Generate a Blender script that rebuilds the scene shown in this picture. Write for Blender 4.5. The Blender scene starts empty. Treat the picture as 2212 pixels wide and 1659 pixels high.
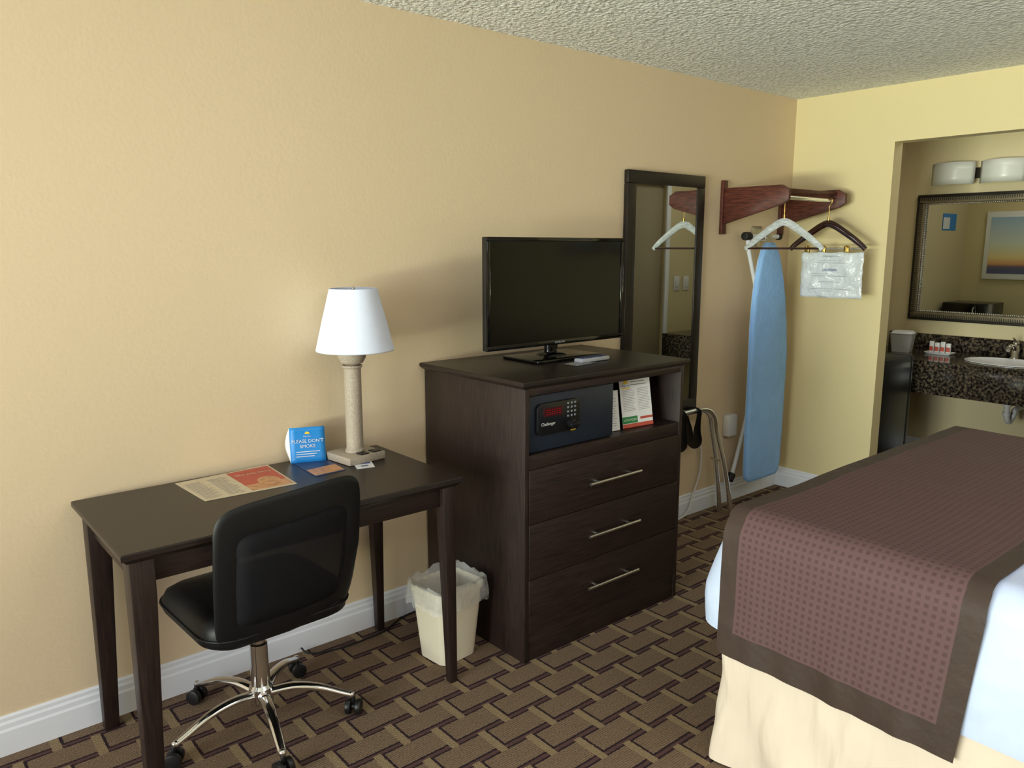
import bpy, bmesh, math, random
from mathutils import Vector, Matrix, noise
random.seed(7)
S = bpy.context.scene
COL = S.collection
PI = math.pi
V = Vector
try:
    S.view_settings.view_transform = 'Standard'
except Exception:
    pass
# ------------------------------------------------------------------ camera
CZ = 1.54
A = math.radians(49.8); P = math.radians(10.0)
Rv = V((math.sin(A), -math.cos(A), 0))
Fv = V((math.cos(A)*math.cos(P), math.sin(A)*math.cos(P), -math.sin(P)))
Uv = Rv.cross(Fv)
FPX = 1681.0
cam = bpy.data.cameras.new('camera'); camo = bpy.data.objects.new('camera', cam); COL.objects.link(camo)
cam.sensor_width = 36; cam.lens = FPX/2212*36; cam.clip_start = .05
camo.matrix_world = Matrix(((Rv.x, Uv.x, -Fv.x, 0), (Rv.y, Uv.y, -Fv.y, 0), (Rv.z, Uv.z, -Fv.z, CZ), (0, 0, 0, 1)))
S.camera = camo
def onz(u, v, z):
    d = Fv*FPX + Rv*(u-1106) + Uv*(829.5-v)
    return V((0, 0, CZ)) + d*((z-CZ)/d.z)
# ------------------------------------------------------------------ materials
def lin(c):
    return tuple((x/255/12.92 if x/255 <= .04045 else ((x/255+.055)/1.055)**2.4) for x in c)+(1,)
class NT:
    def __init__(s, name):
        s.m = bpy.data.materials.new(name); s.m.use_nodes = True
        s.t = s.m.node_tree; s.b = s.t.nodes['Principled BSDF']; s.out = s.t.nodes['Material Output']
    def n(s, typ, **kw):
        x = s.t.nodes.new(typ)
        for k, v in kw.items():
            if k.startswith('i_'):
                x.inputs[k[2:].replace('_', ' ')].default_value = v
            else: setattr(x, k, v)
        return x
    def l(s, a, b): s.t.links.new(a, b)
    def pos(s, obj=False, scale=(1, 1, 1), uv=False):
        if obj or uv: o = s.n('ShaderNodeTexCoord').outputs['UV' if uv else 'Object']
        else: o = s.n('ShaderNodeNewGeometry').outputs['Position']
        mp = s.n('ShaderNodeMapping'); mp.inputs['Scale'].default_value = scale
        s.l(o, mp.inputs['Vector']); return mp.outputs['Vector']
    def math(s, op, a, b=None, c=None):
        x = s.n('ShaderNodeMath', operation=op)
        for i, v in enumerate((a, b, c)):
            if v is None: continue
            if isinstance(v, (int, float)): x.inputs[i].default_value = v
            else: s.l(v, x.inputs[i])
        return x.outputs[0]
    def mix(s, f, a, b):
        x = s.n('ShaderNodeMix', data_type='RGBA')
        for i, v in ((0, f), (6, a), (7, b)):
            if isinstance(v, (int, float, tuple)): x.inputs[i].default_value = v
            else: s.l(v, x.inputs[i])
        return x.outputs[2]
    def bump(s, h, strength, dist=.01):
        x = s.n('ShaderNodeBump'); x.inputs['Strength'].default_value = strength; x.inputs['Distance'].default_value = dist
        s.l(h, x.inputs['Height']); s.l(x.outputs[0], s.b.inputs['Normal'])
def M(name, col, rough=.5, metal=0, var=.06, vs=6, bump=0, bs=80, trans=0, coat=0, emit=None, spec=None, bd=.01, alpha=None, sheen=0, bscale=(1, 1, 1)):
    t = NT(name); c = lin(col)
    t.b.inputs['Roughness'].default_value = rough; t.b.inputs['Metallic'].default_value = metal
    v = t.pos(obj=True)
    n = t.n('ShaderNodeTexNoise'); n.inputs['Scale'].default_value = vs; t.l(v, n.inputs['Vector'])
    lo = tuple(x*(1-var*2) for x in c[:3])+(1,); hi = tuple(min(1, x*(1+var*2)) for x in c[:3])+(1,)
    t.l(t.mix(n.outputs['Fac'], lo, hi), t.b.inputs['Base Color'])
    if bump:
        n2 = t.n('ShaderNodeTexNoise'); n2.inputs['Scale'].default_value = bs; n2.inputs['Detail'].default_value = 4
        t.l(t.pos(obj=True, scale=bscale), n2.inputs['Vector']); t.bump(n2.outputs['Fac'], bump, bd)
    if trans: t.b.inputs['Transmission Weight'].default_value = trans
    if coat: t.b.inputs['Coat Weight'].default_value = coat
    if spec is not None: t.b.inputs['Specular IOR Level'].default_value = spec
    if sheen: t.b.inputs['Sheen Weight'].default_value = sheen
    if emit:
        t.b.inputs['Emission Color'].default_value = lin(emit[0]); t.b.inputs['Emission Strength'].default_value = emit[1]
    if alpha is not None: t.b.inputs['Alpha'].default_value = alpha
    return t.m
def wood(name, c1, c2, scale, rough=.4, bump=.1, coat=0, spec=.4):
    t = NT(name); v = t.pos(obj=True, scale=scale)
    n = t.n('ShaderNodeTexNoise'); n.inputs['Scale'].default_value = 6; n.inputs['Detail'].default_value = 6; n.inputs['Roughness'].default_value = .65
    t.l(v, n.inputs['Vector'])
    f = t.n('ShaderNodeMapRange'); f.inputs[1].default_value = .35; f.inputs[2].default_value = .65; t.l(n.outputs['Fac'], f.inputs[0])
    t.l(t.mix(f.outputs[0], lin(c1), lin(c2)), t.b.inputs['Base Color'])
    t.b.inputs['Roughness'].default_value = rough; t.bump(n.outputs['Fac'], bump, .003)
    t.b.inputs['Specular IOR Level'].default_value = spec
    if coat: t.b.inputs['Coat Weight'].default_value = coat
    return t.m
def wallmat(name, col):
    t = NT(name); v = t.pos()
    a = t.n('ShaderNodeTexNoise'); a.inputs['Scale'].default_value = 1.2; t.l(v, a.inputs['Vector'])
    c = lin(col); lo = tuple(x*.95 for x in c[:3])+(1,)
    t.l(t.mix(a.outputs['Fac'], lo, c), t.b.inputs['Base Color'])
    n = t.n('ShaderNodeTexNoise'); n.inputs['Scale'].default_value = 60; n.inputs['Detail'].default_value = 3; t.l(v, n.inputs['Vector'])
    n2 = t.n('ShaderNodeTexNoise'); n2.inputs['Scale'].default_value = 14; n2.inputs['Detail'].default_value = 2; t.l(v, n2.inputs['Vector'])
    h = t.math('ADD', n.outputs['Fac'], t.math('MULTIPLY', n2.outputs['Fac'], .7))
    t.bump(h, .14, .004); t.b.inputs['Roughness'].default_value = .6
    return t.m
WALL = wallmat('wall_paint', (224, 203, 172))
WALLR = wallmat('end_wall_bounce_tint', (222, 206, 160))  # wall paint tinted greener: lawn bounce light put into the colour
WALL2 = wallmat('alcove_paint', (216, 202, 162))
def ceilmat():
    t = NT('popcorn_ceiling'); v = t.pos()
    n = t.n('ShaderNodeTexNoise'); n.inputs['Scale'].default_value = 62; n.inputs['Detail'].default_value = 3; n.inputs['Distortion'].default_value = .5; t.l(v, n.inputs['Vector'])
    vo = t.n('ShaderNodeTexVoronoi'); vo.inputs['Scale'].default_value = 50; t.l(v, vo.inputs['Vector'])
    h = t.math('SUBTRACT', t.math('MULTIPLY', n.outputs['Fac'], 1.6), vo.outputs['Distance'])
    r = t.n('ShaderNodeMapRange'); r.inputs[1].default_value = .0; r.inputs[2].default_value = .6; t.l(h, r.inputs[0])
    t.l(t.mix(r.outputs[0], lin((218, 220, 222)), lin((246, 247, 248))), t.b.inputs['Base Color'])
    t.b.inputs['Roughness'].default_value = .9; t.bump(h, .65, .013)
    return t.m
CEIL = ceilmat()
def carpet():
    t = NT('woven_pattern_carpet'); g = t.pos()
    sp = t.n('ShaderNodeSeparateXYZ'); t.l(g, sp.inputs[0]); x, y = sp.outputs[0], sp.outputs[1]
    L, H = .212, .112
    n0 = t.n('ShaderNodeTexNoise'); n0.inputs['Scale'].default_value = 120; n0.inputs['Detail'].default_value = 1; t.l(g, n0.inputs['Vector'])
    jit = t.math('MULTIPLY', t.math('SUBTRACT', n0.outputs['Fac'], .5), .006)
    x = t.math('ADD', x, jit); y = t.math('ADD', y, jit)
    s = t.math('DIVIDE', y, H); row = t.math('FLOOR', s); fy = t.math('FRACT', s)
    def fx(rw):
        return t.math('FRACT', t.math('ADD', t.math('ADD', t.math('DIVIDE', x, L), t.math('MULTIPLY', rw, .5)), 100))
    f0 = fx(row); tan0 = t.math('LESS_THAN', f0, .13)
    edge = t.math('MULTIPLY', t.math('LESS_THAN', t.math('ABSOLUTE', t.math('SUBTRACT', f0, .15)), .02), t.math('GREATER_THAN', fy, .25))
    f1 = fx(t.math('SUBTRACT', row, 1)); tan1 = t.math('MULTIPLY', t.math('LESS_THAN', f1, .13), t.math('LESS_THAN', fy, .11))
    dark = t.math('LESS_THAN', fy, .25)
    d1 = t.math('LESS_THAN', fy, .065); d2 = t.math('GREATER_THAN', fy, .18)
    dd = t.math('MULTIPLY', dark, t.math('MINIMUM', t.math('ADD', d1, d2), 1))
    n = t.n('ShaderNodeTexNoise'); n.inputs['Scale'].default_value = 200; n.inputs['Detail'].default_value = 3; t.l(g, n.inputs['Vector'])
    rib = t.math('SINE', t.math('MULTIPLY', y, 800))
    fb = t.math('ADD', t.math('MULTIPLY', rib, .15), n.outputs['Fac'])
    brown = t.mix(fb, lin((76, 62, 50)), lin((158, 134, 112)))
    tan = t.mix(n.outputs['Fac'], lin((106, 91, 70)), lin((176, 154, 122)))
    blk = t.mix(n.outputs['Fac'], lin((26, 18, 24)), lin((70, 54, 60)))
    pur = t.mix(n.outputs['Fac'], lin((70, 50, 50)), lin((112, 86, 82)))
    c = t.mix(edge, brown, blk)
    c = t.mix(dark, c, pur); c = t.mix(dd, c, blk)
    c = t.mix(tan0, c, tan)
    c = t.mix(tan1, c, tan)
    t.l(c, t.b.inputs['Base Color']); t.b.inputs['Roughness'].default_value = 1; t.b.inputs['Specular IOR Level'].default_value = .1
    t.bump(fb, .7, .006)
    return t.m
CARPET = carpet()
def granite():
    t = NT('brown_granite'); v = t.pos()
    vo = t.n('ShaderNodeTexVoronoi'); vo.inputs['Scale'].default_value = 80; t.l(v, vo.inputs['Vector'])
    n = t.n('ShaderNodeTexNoise'); n.inputs['Scale'].default_value = 60; n.inputs['Detail'].default_value = 5; t.l(v, n.inputs['Vector'])
    cr = t.n('ShaderNodeValToRGB'); e = cr.color_ramp.elements
    e[0].position = .40; e[0].color = lin((20, 18, 17)); e[1].position = .62; e[1].color = lin((104, 92, 76))
    x = cr.color_ramp.elements.new(.5); x.color = lin((54, 47, 41))
    t.l(n.outputs['Fac'], cr.inputs[0])
    c = t.mix(t.math('LESS_THAN', vo.outputs['Distance'], .16), cr.outputs[0], lin((116, 104, 90)))
    t.l(c, t.b.inputs['Base Color']); t.b.inputs['Roughness'].default_value = .12
    return t.m
GRAN = granite()
def runner_mat():
    t = NT('checked_runner_cloth'); v = t.pos(uv=True)
    sp = t.n('ShaderNodeSeparateXYZ'); t.l(v, sp.inputs[0])
    k = 1/.0195
    a = t.math('LESS_THAN', t.math('FRACT', t.math('MULTIPLY', sp.outputs[0], k)), .5)
    b = t.math('LESS_THAN', t.math('FRACT', t.math('MULTIPLY', sp.outputs[1], k)), .5)
    f = t.math('MULTIPLY', a, b)
    n = t.n('ShaderNodeTexNoise'); n.inputs['Scale'].default_value = 400; t.l(v, n.inputs['Vector'])
    base = t.mix(n.outputs['Fac'], lin((88, 66, 67)), lin((97, 73, 74)))
    t.l(t.mix(f, base, lin((77, 56, 57))), t.b.inputs['Base Color'])
    t.b.inputs['Roughness'].default_value = .7; t.b.inputs['Specular IOR Level'].default_value = .25
    t.bump(f, -.08, .001)
    return t.m
RUN = runner_mat()
def sheetmat():
    t = NT('white_sheet_cloth'); v = t.pos(scale=(1, 1, 1))
    ch = t.n('ShaderNodeTexNoise'); ch.inputs['Scale'].default_value = 40; t.l(v, ch.inputs['Vector'])
    t.l(t.mix(ch.outputs['Fac'], lin((190, 204, 235)), lin((198, 211, 241))), t.b.inputs['Base Color'])
    t.b.inputs['Roughness'].default_value = .6
    n = t.n('ShaderNodeTexNoise'); n.inputs['Scale'].default_value = 7; t.l(v, n.inputs['Vector']); t.bump(n.outputs['Fac'], .4, .04)
    return t.m
SHEET = sheetmat()
def mirrormat():
    t = NT('mirror_glass'); t.b.inputs['Metallic'].default_value = 1; t.b.inputs['Roughness'].default_value = .01
    n = t.n('ShaderNodeTexNoise'); n.inputs['Scale'].default_value = .8
    t.l(t.mix(n.outputs['Fac'], (.72, .74, .70, 1), (.76, .78, .74, 1)), t.b.inputs['Base Color']); return t.m
MIR = mirrormat()
def sunset():
    t = NT('sunset_print'); v = t.pos()
    sp = t.n('ShaderNodeSeparateXYZ'); t.l(v, sp.inputs[0])
    r = t.n('ShaderNodeMapRange'); r.inputs[1].default_value = 1.36; r.inputs[2].default_value = 1.78; t.l(sp.outputs[2], r.inputs[0])
    cr = t.n('ShaderNodeValToRGB'); e = cr.color_ramp.elements
    e[0].position = 0; e[0].color = lin((96, 100, 136)); e[1].position = 1; e[1].color = lin((170, 200, 232))
    for p, c in ((.06, (130, 110, 116)), (.10, (235, 170, 120)), (.22, (254, 230, 160)), (.5, (230, 238, 222))):
        x = cr.color_ramp.elements.new(p); x.color = lin(c)
    t.l(r.outputs[0], cr.inputs[0]); t.l(cr.outputs[0], t.b.inputs['Base Color']); return t.m
SUN = sunset()
WD = wood('espresso_wood_upright', (25, 17, 16), (48, 34, 31), (26, 26, 1.4), .45)
WDX = wood('espresso_wood_sideways', (25, 17, 16), (48, 34, 31), (1.4, 26, 26), .45)
WDT = wood('espresso_wood_top', (29, 22, 20), (40, 31, 28), (2, 22, 22), .35, .05)
CHERRY = wood('cherry_wood', (54, 22, 17), (104, 54, 42), (26, 3, 26), .45, .1, .0)
HANG = wood('hanger_wood', (30, 13, 11), (56, 26, 21), (20, 4, 20), .14, .05, .8)
HANG_GLARE = wood('hanger_wood_painted_glare', (160, 166, 172), (206, 212, 216), (20, 4, 20), .2, .05, .5)  # glare on a dark hanger, put into the colour as pale silver
MFRAME = wood('mirror_frame_wood', (20, 15, 13), (36, 28, 24), (20, 20, 2), .4)
CHROME = M('chrome', (228, 228, 230), .12, 1, .02)
TUBE = M('chrome_tube', (240, 244, 250), .12, 1, .02)
STEEL = M('brushed_steel', (200, 198, 194), .28, 1, .03)
BRASS = M('brass', (190, 160, 90), .25, 1, .03)
BLACKP = M('black_plastic', (18, 18, 20), .4)
LEATHER = M('black_leather', (12, 13, 16), .48, 0, .05, 6, .2, 160, bd=.002, spec=.35)
GLOSS = M('gloss_black', (8, 8, 10), .08)
SCREEN = M('dark_screen', (4, 5, 6), .12, 0, .02, spec=.25)
WHITE = M('white_paint', (232, 236, 246), .4, 0, .02)
FRAMEW = M('pale_frame_paint', (248, 248, 248), .4, 0, .01)
DOORP = M('beige_door_paint', (160, 149, 124), .5, 0, .02)
WPL = M('white_plastic', (225, 226, 228), .35, 0, .02)
SHADE = M('lampshade_cloth', (220, 228, 252), .8, 0, .01, bump=.05, bs=300)
STONE = M('speckled_stone', (166, 154, 140), .55, 0, .26, 240, .25, 240)
BIN = M('cream_plastic', (226, 217, 196), .4, 0, .02)
LINER = M('clear_liner_film', (228, 228, 230), .2, 0, .02, bump=.6, bs=35, alpha=.34, bd=.02)
BLUEP = M('blue_pad_cloth', (142, 188, 246), .75, 0, .05, 12, .4, 30, bd=.012)
SKIRT = M('cream_skirt_cloth', (222, 207, 190), .75, 0, .03, 5, .55, 3.0, bd=.09, bscale=(1.6, 1.6, .55))
BORDER = M('brown_satin_cloth', (62, 49, 43), .6, 0, .1, 14, .45, 26, bd=.007, spec=.3)
RUBBER = M('black_rubber', (16, 16, 16), .6)
SAFE = M('navy_safe_metal', (26, 36, 52), .4, 0, .04, bump=.15, bs=400)
SAFEP = M('safe_panel_plastic', (12, 14, 20), .3)
RED = M('led_red', (120, 10, 12), .2, emit=((200, 20, 20), .35))
REDP = M('print_red', (190, 84, 68), .5, var=.12, vs=40)
BLUEC = M('print_blue', (30, 134, 214), .45, var=.03)
NAVY = M('print_navy', (40, 62, 110), .4, var=.25, vs=30)
ORG = M('print_orange', (200, 146, 104), .45, var=.3, vs=45)
YEL = M('print_yellow', (240, 206, 60), .5)
GREENP = M('print_green', (40, 130, 70), .5)
INK = M('ink_grey', (140, 136, 142), .7)
INKB = M('ink_blue', (86, 98, 156), .7)
PAPER = M('white_paper', (232, 234, 238), .6, var=.02)
NEWS = M('newsprint', (210, 196, 170), .7, var=.05, vs=30)
BAG = M('laundry_bag_film', (228, 234, 242), .18, var=.03, vs=20, bump=.9, bs=14, bd=.03, coat=.6, alpha=.8)
BRONZE = M('bronze_frame', (128, 118, 96), .38, .6, .12, 40)
DBRONZE = M('dark_bronze', (44, 40, 36), .4, .4)
FROST = M('frosted_glass', (204, 207, 200), .3, var=.02)
PORC = M('porcelain', (236, 236, 236), .12, var=.01)
ICE = M('ice_bucket_plastic', (206, 208, 206), .3, trans=.2)
MICRO = M('microwave_black', (14, 14, 16), .2)
PIPE = M('pipe_white', (205, 205, 205), .35)
BEIGE = M('beige_plate', (222, 204, 170), .4)
FRIDGE = M('fridge_black', (24, 24, 26), .35)
def meshmat():
    t = NT('chair_mesh_cloth'); v = t.pos(obj=True)
    n = t.n('ShaderNodeTexNoise'); n.inputs['Scale'].default_value = 500; t.l(v, n.inputs['Vector'])
    t.l(t.mix(n.outputs['Fac'], lin((8, 8, 11)), lin((28, 28, 34))), t.b.inputs['Base Color'])
    t.b.inputs['Roughness'].default_value = .8; t.b.inputs['Alpha'].default_value = .82; t.b.inputs['Specular IOR Level'].default_value = .2
    return t.m
MESH = meshmat()
# ------------------------------------------------------------------ builders
def org(o):
    s = V((0, 0, 0))
    while o is not None: s = s+o.location; o = o.parent
    return s
def tag(o, label, cat, group=None, kind=None):
    o['label'] = label; o['category'] = cat
    if group: o['group'] = group
    if kind: o['kind'] = kind
    return o
def root(name, label, cat, loc, rz=0, group=None):
    o = bpy.data.objects.new(name, None); COL.objects.link(o); o.empty_display_size = .05
    o.location = loc; o.rotation_euler = (0, 0, rz)
    return tag(o, label, cat, group)
def catmull(pts, n=8):
    pts = [V(p) for p in pts]; out = []
    for i in range(len(pts)-1):
        p0 = pts[max(i-1, 0)]; p1 = pts[i]; p2 = pts[i+1]; p3 = pts[min(i+2, len(pts)-1)]
        for k in range(n):
            t = k/n
            out.append(.5*((2*p1)+(p2-p0)*t+(2*p0-5*p1+4*p2-p3)*t*t+(3*p1-p0-3*p2+p3)*t**3))
    out.append(pts[-1]); return out
def rrect(hx, hy, r, n=6, m=6):
    r = max(.001, min(r, hx*.99, hy*.99)); pts = []
    cs = [(hx-r, hy-r, 0), (-hx+r, hy-r, PI/2), (-hx+r, -hy+r, PI), (hx-r, -hy+r, 1.5*PI)]
    for i, (cx, cy, a) in enumerate(cs):
        for k in range(n+1):
            t = a+PI/2*k/n; pts.append((cx+r*math.cos(t), cy+r*math.sin(t)))
        nx = cs[(i+1) % 4]; q = (nx[0]+r*math.cos(nx[2]), nx[1]+r*math.sin(nx[2])); p = pts[-1]
        for k in range(1, m): pts.append((p[0]+(q[0]-p[0])*k/m, p[1]+(q[1]-p[1])*k/m))
    return pts
class MB:
    def __init__(s): s.bm = bmesh.new(); s.uv = None
    def box(s, x0, x1, y0, y1, z0, z1):
        v = [s.bm.verts.new((x, y, z)) for z in (z0, z1) for y in (y0, y1) for x in (x0, x1)]
        for f in ((0, 2, 3, 1), (4, 5, 7, 6), (0, 1, 5, 4), (2, 6, 7, 3), (0, 4, 6, 2), (1, 3, 7, 5)):
            s.bm.faces.new([v[i] for i in f])
        return s
    def loft(s, rings, cap0=True, cap1=True, closed=True):
        R = [[s.bm.verts.new(p) for p in r] for r in rings]; n = len(R[0])
        for a, b in zip(R, R[1:]):
            for i in range(n if closed else n-1):
                j = (i+1) % n; s.bm.faces.new((a[i], a[j], b[j], b[i]))
        if cap0 and closed: s.bm.faces.new(R[0][::-1])
        if cap1 and closed: s.bm.faces.new(R[-1])
        return s
    def prism(s, pts, ext):
        ext = V(ext); return s.loft([[V(p) for p in pts], [V(p)+ext for p in pts]])
    def tube(s, path, r, n=10, rs=None, flat=None, ref=(0, 0, 1), closed=False):
        path = [V(p) for p in path]; m = len(path); ref = V(ref); rings = []
        T0 = (path[1]-path[0]).normalized()
        if abs(T0.dot(ref)) > .95: ref = V((1, 0, 0)) if abs(T0.x) < .9 else V((0, 1, 0))
        up = (ref-T0*ref.dot(T0)).normalized()
        for i in range(m):
            if closed: T = (path[(i+1) % m]-path[i-1]).normalized()
            else: T = (path[min(i+1, m-1)]-path[max(i-1, 0)]).normalized()
            up = (up-T*up.dot(T)).normalized(); side = T.cross(up)
            q = rs[i] if rs else r; a, b = (flat if flat else (1, 1))
            rings.append([path[i]+side*(a*q*math.cos(2*PI*k/n))+up*(b*q*math.sin(2*PI*k/n)) for k in range(n)])
        if closed: rings.append(rings[0]); return s.loft(rings, False, False)
        return s.loft(rings)
    def cyl(s, p0, p1, r0, r1=None, n=20):
        r1 = r0 if r1 is None else r1; return s.tube([p0, p1], 1, n, rs=[r0, r1])
    def lathe(s, c, prof, n=28, cap0=True, cap1=True):
        c = V(c); return s.loft([[c+V((r*math.cos(2*PI*k/n), r*math.sin(2*PI*k/n), z)) for k in range(n)] for r, z in prof], cap0, cap1)
    def sphere(s, c, r, sc=(1, 1, 1), sub=2):
        bmesh.ops.create_icosphere(s.bm, subdivisions=sub, radius=r, matrix=Matrix.Translation(c) @ Matrix.Diagonal((*sc, 1))); return s
    def quad(s, a, b, c, d): s.bm.faces.new([s.bm.verts.new(V(p)) for p in (a, b, c, d)]); return s
    def grid(s, P, mask=None, uvs=None):
        bm = s.bm; vs = {}
        lay = bm.loops.layers.uv.verify() if uvs else None
        def g(i, j):
            if (i, j) not in vs: vs[(i, j)] = bm.verts.new(P[i][j])
            return vs[(i, j)]
        for i in range(len(P)-1):
            for j in range(len(P[0])-1):
                if mask and not mask(i, j): continue
                ij = ((i, j), (i+1, j), (i+1, j+1), (i, j+1))
                f = bm.faces.new([g(*q) for q in ij])
                if lay:
                    for lp, q in zip(f.loops, ij): lp[lay].uv = uvs(*q)
        return s
    def build(s, name, mat, parent=None, bevel=0, seg=2, local=False, ang=24, solid=0, kind=None):
        bm = s.bm
        bmesh.ops.recalc_face_normals(bm, faces=bm.faces)
        if bevel:
            es = [e for e in bm.edges if len(e.link_faces) == 2 and e.calc_face_angle(0) > math.radians(40)]
            bmesh.ops.bevel(bm, geom=es, offset=bevel, segments=seg, profile=.5, affect='EDGES', clamp_overlap=True)
        me = bpy.data.meshes.new(name); bm.to_mesh(me); bm.free()
        me.polygons.foreach_set('use_smooth', [True]*len(me.polygons))
        try: me.set_sharp_from_angle(angle=math.radians(ang))
        except Exception: pass
        o = bpy.data.objects.new(name, me); COL.objects.link(o); me.materials.append(mat)
        if parent is not None:
            o.parent = parent
            if not local: me.transform(Matrix.Translation(-org(parent)))
        else:
            xs = [v.co for v in me.vertices]
            c = V(((min(v.x for v in xs)+max(v.x for v in xs))/2, (min(v.y for v in xs)+max(v.y for v in xs))/2, min(v.z for v in xs)))
            me.transform(Matrix.Translation(-c)); o.location = c
        if solid:
            md = o.modifiers.new('thickness', 'SOLIDIFY'); md.thickness = solid; md.offset = 0
        if kind: o['kind'] = kind
        return o
def text(parent, body, size, o, rx, up, mat, name='lettering', align='CENTER', local=False, bold=0, lift=.0006):
    cu = bpy.data.curves.new('t', 'FONT'); cu.body = body; cu.size = size; cu.align_x = align; cu.align_y = 'CENTER'; cu.resolution_u = 3; cu.offset = 0
    ob = bpy.data.objects.new('t', cu); COL.objects.link(ob)
    dg = bpy.context.evaluated_depsgraph_get(); dg.update()
    me = bpy.data.meshes.new_from_object(ob.evaluated_get(dg)); bpy.data.objects.remove(ob)
    rx = V(rx).normalized(); up = V(up).normalized(); n = rx.cross(up); o = V(o)
    off = V((0, 0, 0)) if local else org(parent)
    for v in me.vertices: v.co = o+rx*v.co.x+up*v.co.y+n*lift-off
    me.materials.clear(); me.materials.append(mat); me.name = name
    x = bpy.data.objects.new(name, me); COL.objects.link(x); x.parent = parent; return x
class Plane2:
    """flat artwork on a rectangle: origin, right and up vectors in metres"""
    def __init__(s, o, rx, up): s.o = V(o); s.rx = V(rx); s.up = V(up); s.n = s.rx.cross(s.up).normalized()
    def p(s, a, b, h=0): return s.o+s.rx*a+s.up*b+s.n*h
    def rect(s, mb, a0, b0, a1, b1, h=.0004): mb.quad(s.p(a0, b0, h), s.p(a1, b0, h), s.p(a1, b1, h), s.p(a0, b1, h))
    def slab(s, mb, a0, b0, a1, b1, h0, h1):
        mb.loft([[s.p(a0, b0, h0), s.p(a1, b0, h0), s.p(a1, b1, h0), s.p(a0, b1, h0)], [s.p(a0, b0, h1), s.p(a1, b0, h1), s.p(a1, b1, h1), s.p(a0, b1, h1)]])
    def lines(s, mb, a0, b0, a1, b1, k, th=.4, h=.0005, rag=.25):
        st = (b1-b0)/k
        for i in range(k):
            b = b0+st*i; s.rect(mb, a0, b, a1-(a1-a0)*random.random()*rag, b+st*th, h)
# ------------------------------------------------------------------ setting
YW, XF, HC = 2.665, 4.52, 2.42
XL, YN = -3.2, -.95
XA, YA, YA0 = 5.9, 2.6, 1.05
def struct(name, mb, m, bevel=0, parent=None): return mb.build(name, m, parent, bevel, kind='structure')
struct('floor', MB().box(XL-.1, XA+.1, YN-.1, YW+.1, -.05, 0), CARPET)
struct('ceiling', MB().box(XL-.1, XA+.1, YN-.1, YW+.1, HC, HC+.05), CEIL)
struct('wall_back', MB().box(XL-.1, XF+.1, YW, YW+.1, 0, HC), WALL)
struct('wall_front', MB().box(XL-.1, XF+.1, YN-.1, YN, 0, HC), WALL)
WY0, WY1, WZ0, WZ1 = -.8, 2.0, .45, 2.25
struct('wall_left', MB().box(XL-.1, XL, YN, WY0, 0, HC).box(XL-.1, XL, WY1, YW, 0, HC).box(XL-.1, XL, WY0, WY1, 0, WZ0).box(XL-.1, XL, WY0, WY1, WZ1, HC), WALL)
OY1, OY0, OZ = 2.055, 1.15, 2.115
struct('wall_right', MB().box(XF, XF+.1, OY1, YW, 0, HC).box(XF, XF+.1, YN, OY0, 0, HC).box(XF, XF+.1, OY0, OY1, OZ, HC), WALLR)
struct('wall_alcove_left', MB().box(XF+.1, XA+.1, YA, YA+.1, 0, HC), WALL2)
struct('wall_alcove_back', MB().box(XA, XA+.1, YN, YA, 0, HC), WALL2)
struct('wall_alcove_right', MB().box(XF+.1, 4.72, YA0-.1, YA0, 0, HC).box(5.26, XA, YA0-.1, YA0, 0, HC).box(4.72, 5.26, YA0-.1, YA0, 2.05, HC), WALL2)
d = MB().box(4.72, 5.26, YA0-.07, YA0-.03, 0, 2.05).build('door_1', DOORP, None, .003, kind='structure')
MB().box(5.25, 5.30, YA0-.001, YA0+.018, 0, 2.11).box(4.66, 4.725, YA0-.001, YA0+.018, 0, 2.11).box(4.725, 5.25, YA0-.001, YA0+.018, 2.045, 2.11).build('door_frame', WHITE, d, .003)
MB().cyl((4.8, YA0+.02, 1.0), (4.8, YA0-.03, 1.0), .012).sphere((4.8, YA0+.03, 1.0), .027).build('door_knob', STEEL, d)
def baseboard(name, p0, p1, inn, h=.125):
    p0 = V(p0); p1 = V(p1); inn = V(inn)
    prof = [(0, 0), (.016, 0), (.016, h*.62), (.012, h*.68), (.012, h*.80), (.008, h*.86), (.008, h*.95), (.004, h), (0, h)]
    struct(name, MB().loft([[p+inn*a+V((0, 0, b)) for a, b in prof] for p in (p0, p1)]), WHITE)
baseboard('baseboard_back', (XL, YW, 0), (XF, YW, 0), (0, -1, 0))
baseboard('baseboard_right', (XF, YW-.016, 0), (XF, OY1, 0), (-1, 0, 0))
baseboard('baseboard_right_2', (XF, OY0, 0), (XF, YN, 0), (-1, 0, 0))
baseboard('baseboard_alcove', (XA, YA, 0), (XA, YA0, 0), (-1, 0, 0), .15)
baseboard('baseboard_front', (XL, YN, 0), (XF-.02, YN, 0), (0, 1, 0))
w = MB().box(XL-.08, XL-.03, WY0, WY0+.05, WZ0, WZ1).box(XL-.08, XL-.03, WY1-.05, WY1, WZ0, WZ1).box(XL-.08, XL-.03, WY0+.05, WY1-.05, WZ1-.05, WZ1).box(XL-.08, XL-.03, WY0+.05, WY1-.05, WZ0, WZ0+.05).box(XL-.08, XL-.03, .58, .62, WZ0+.05, WZ1-.05).build('window_1', WHITE, None, .003, kind='structure')
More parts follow.
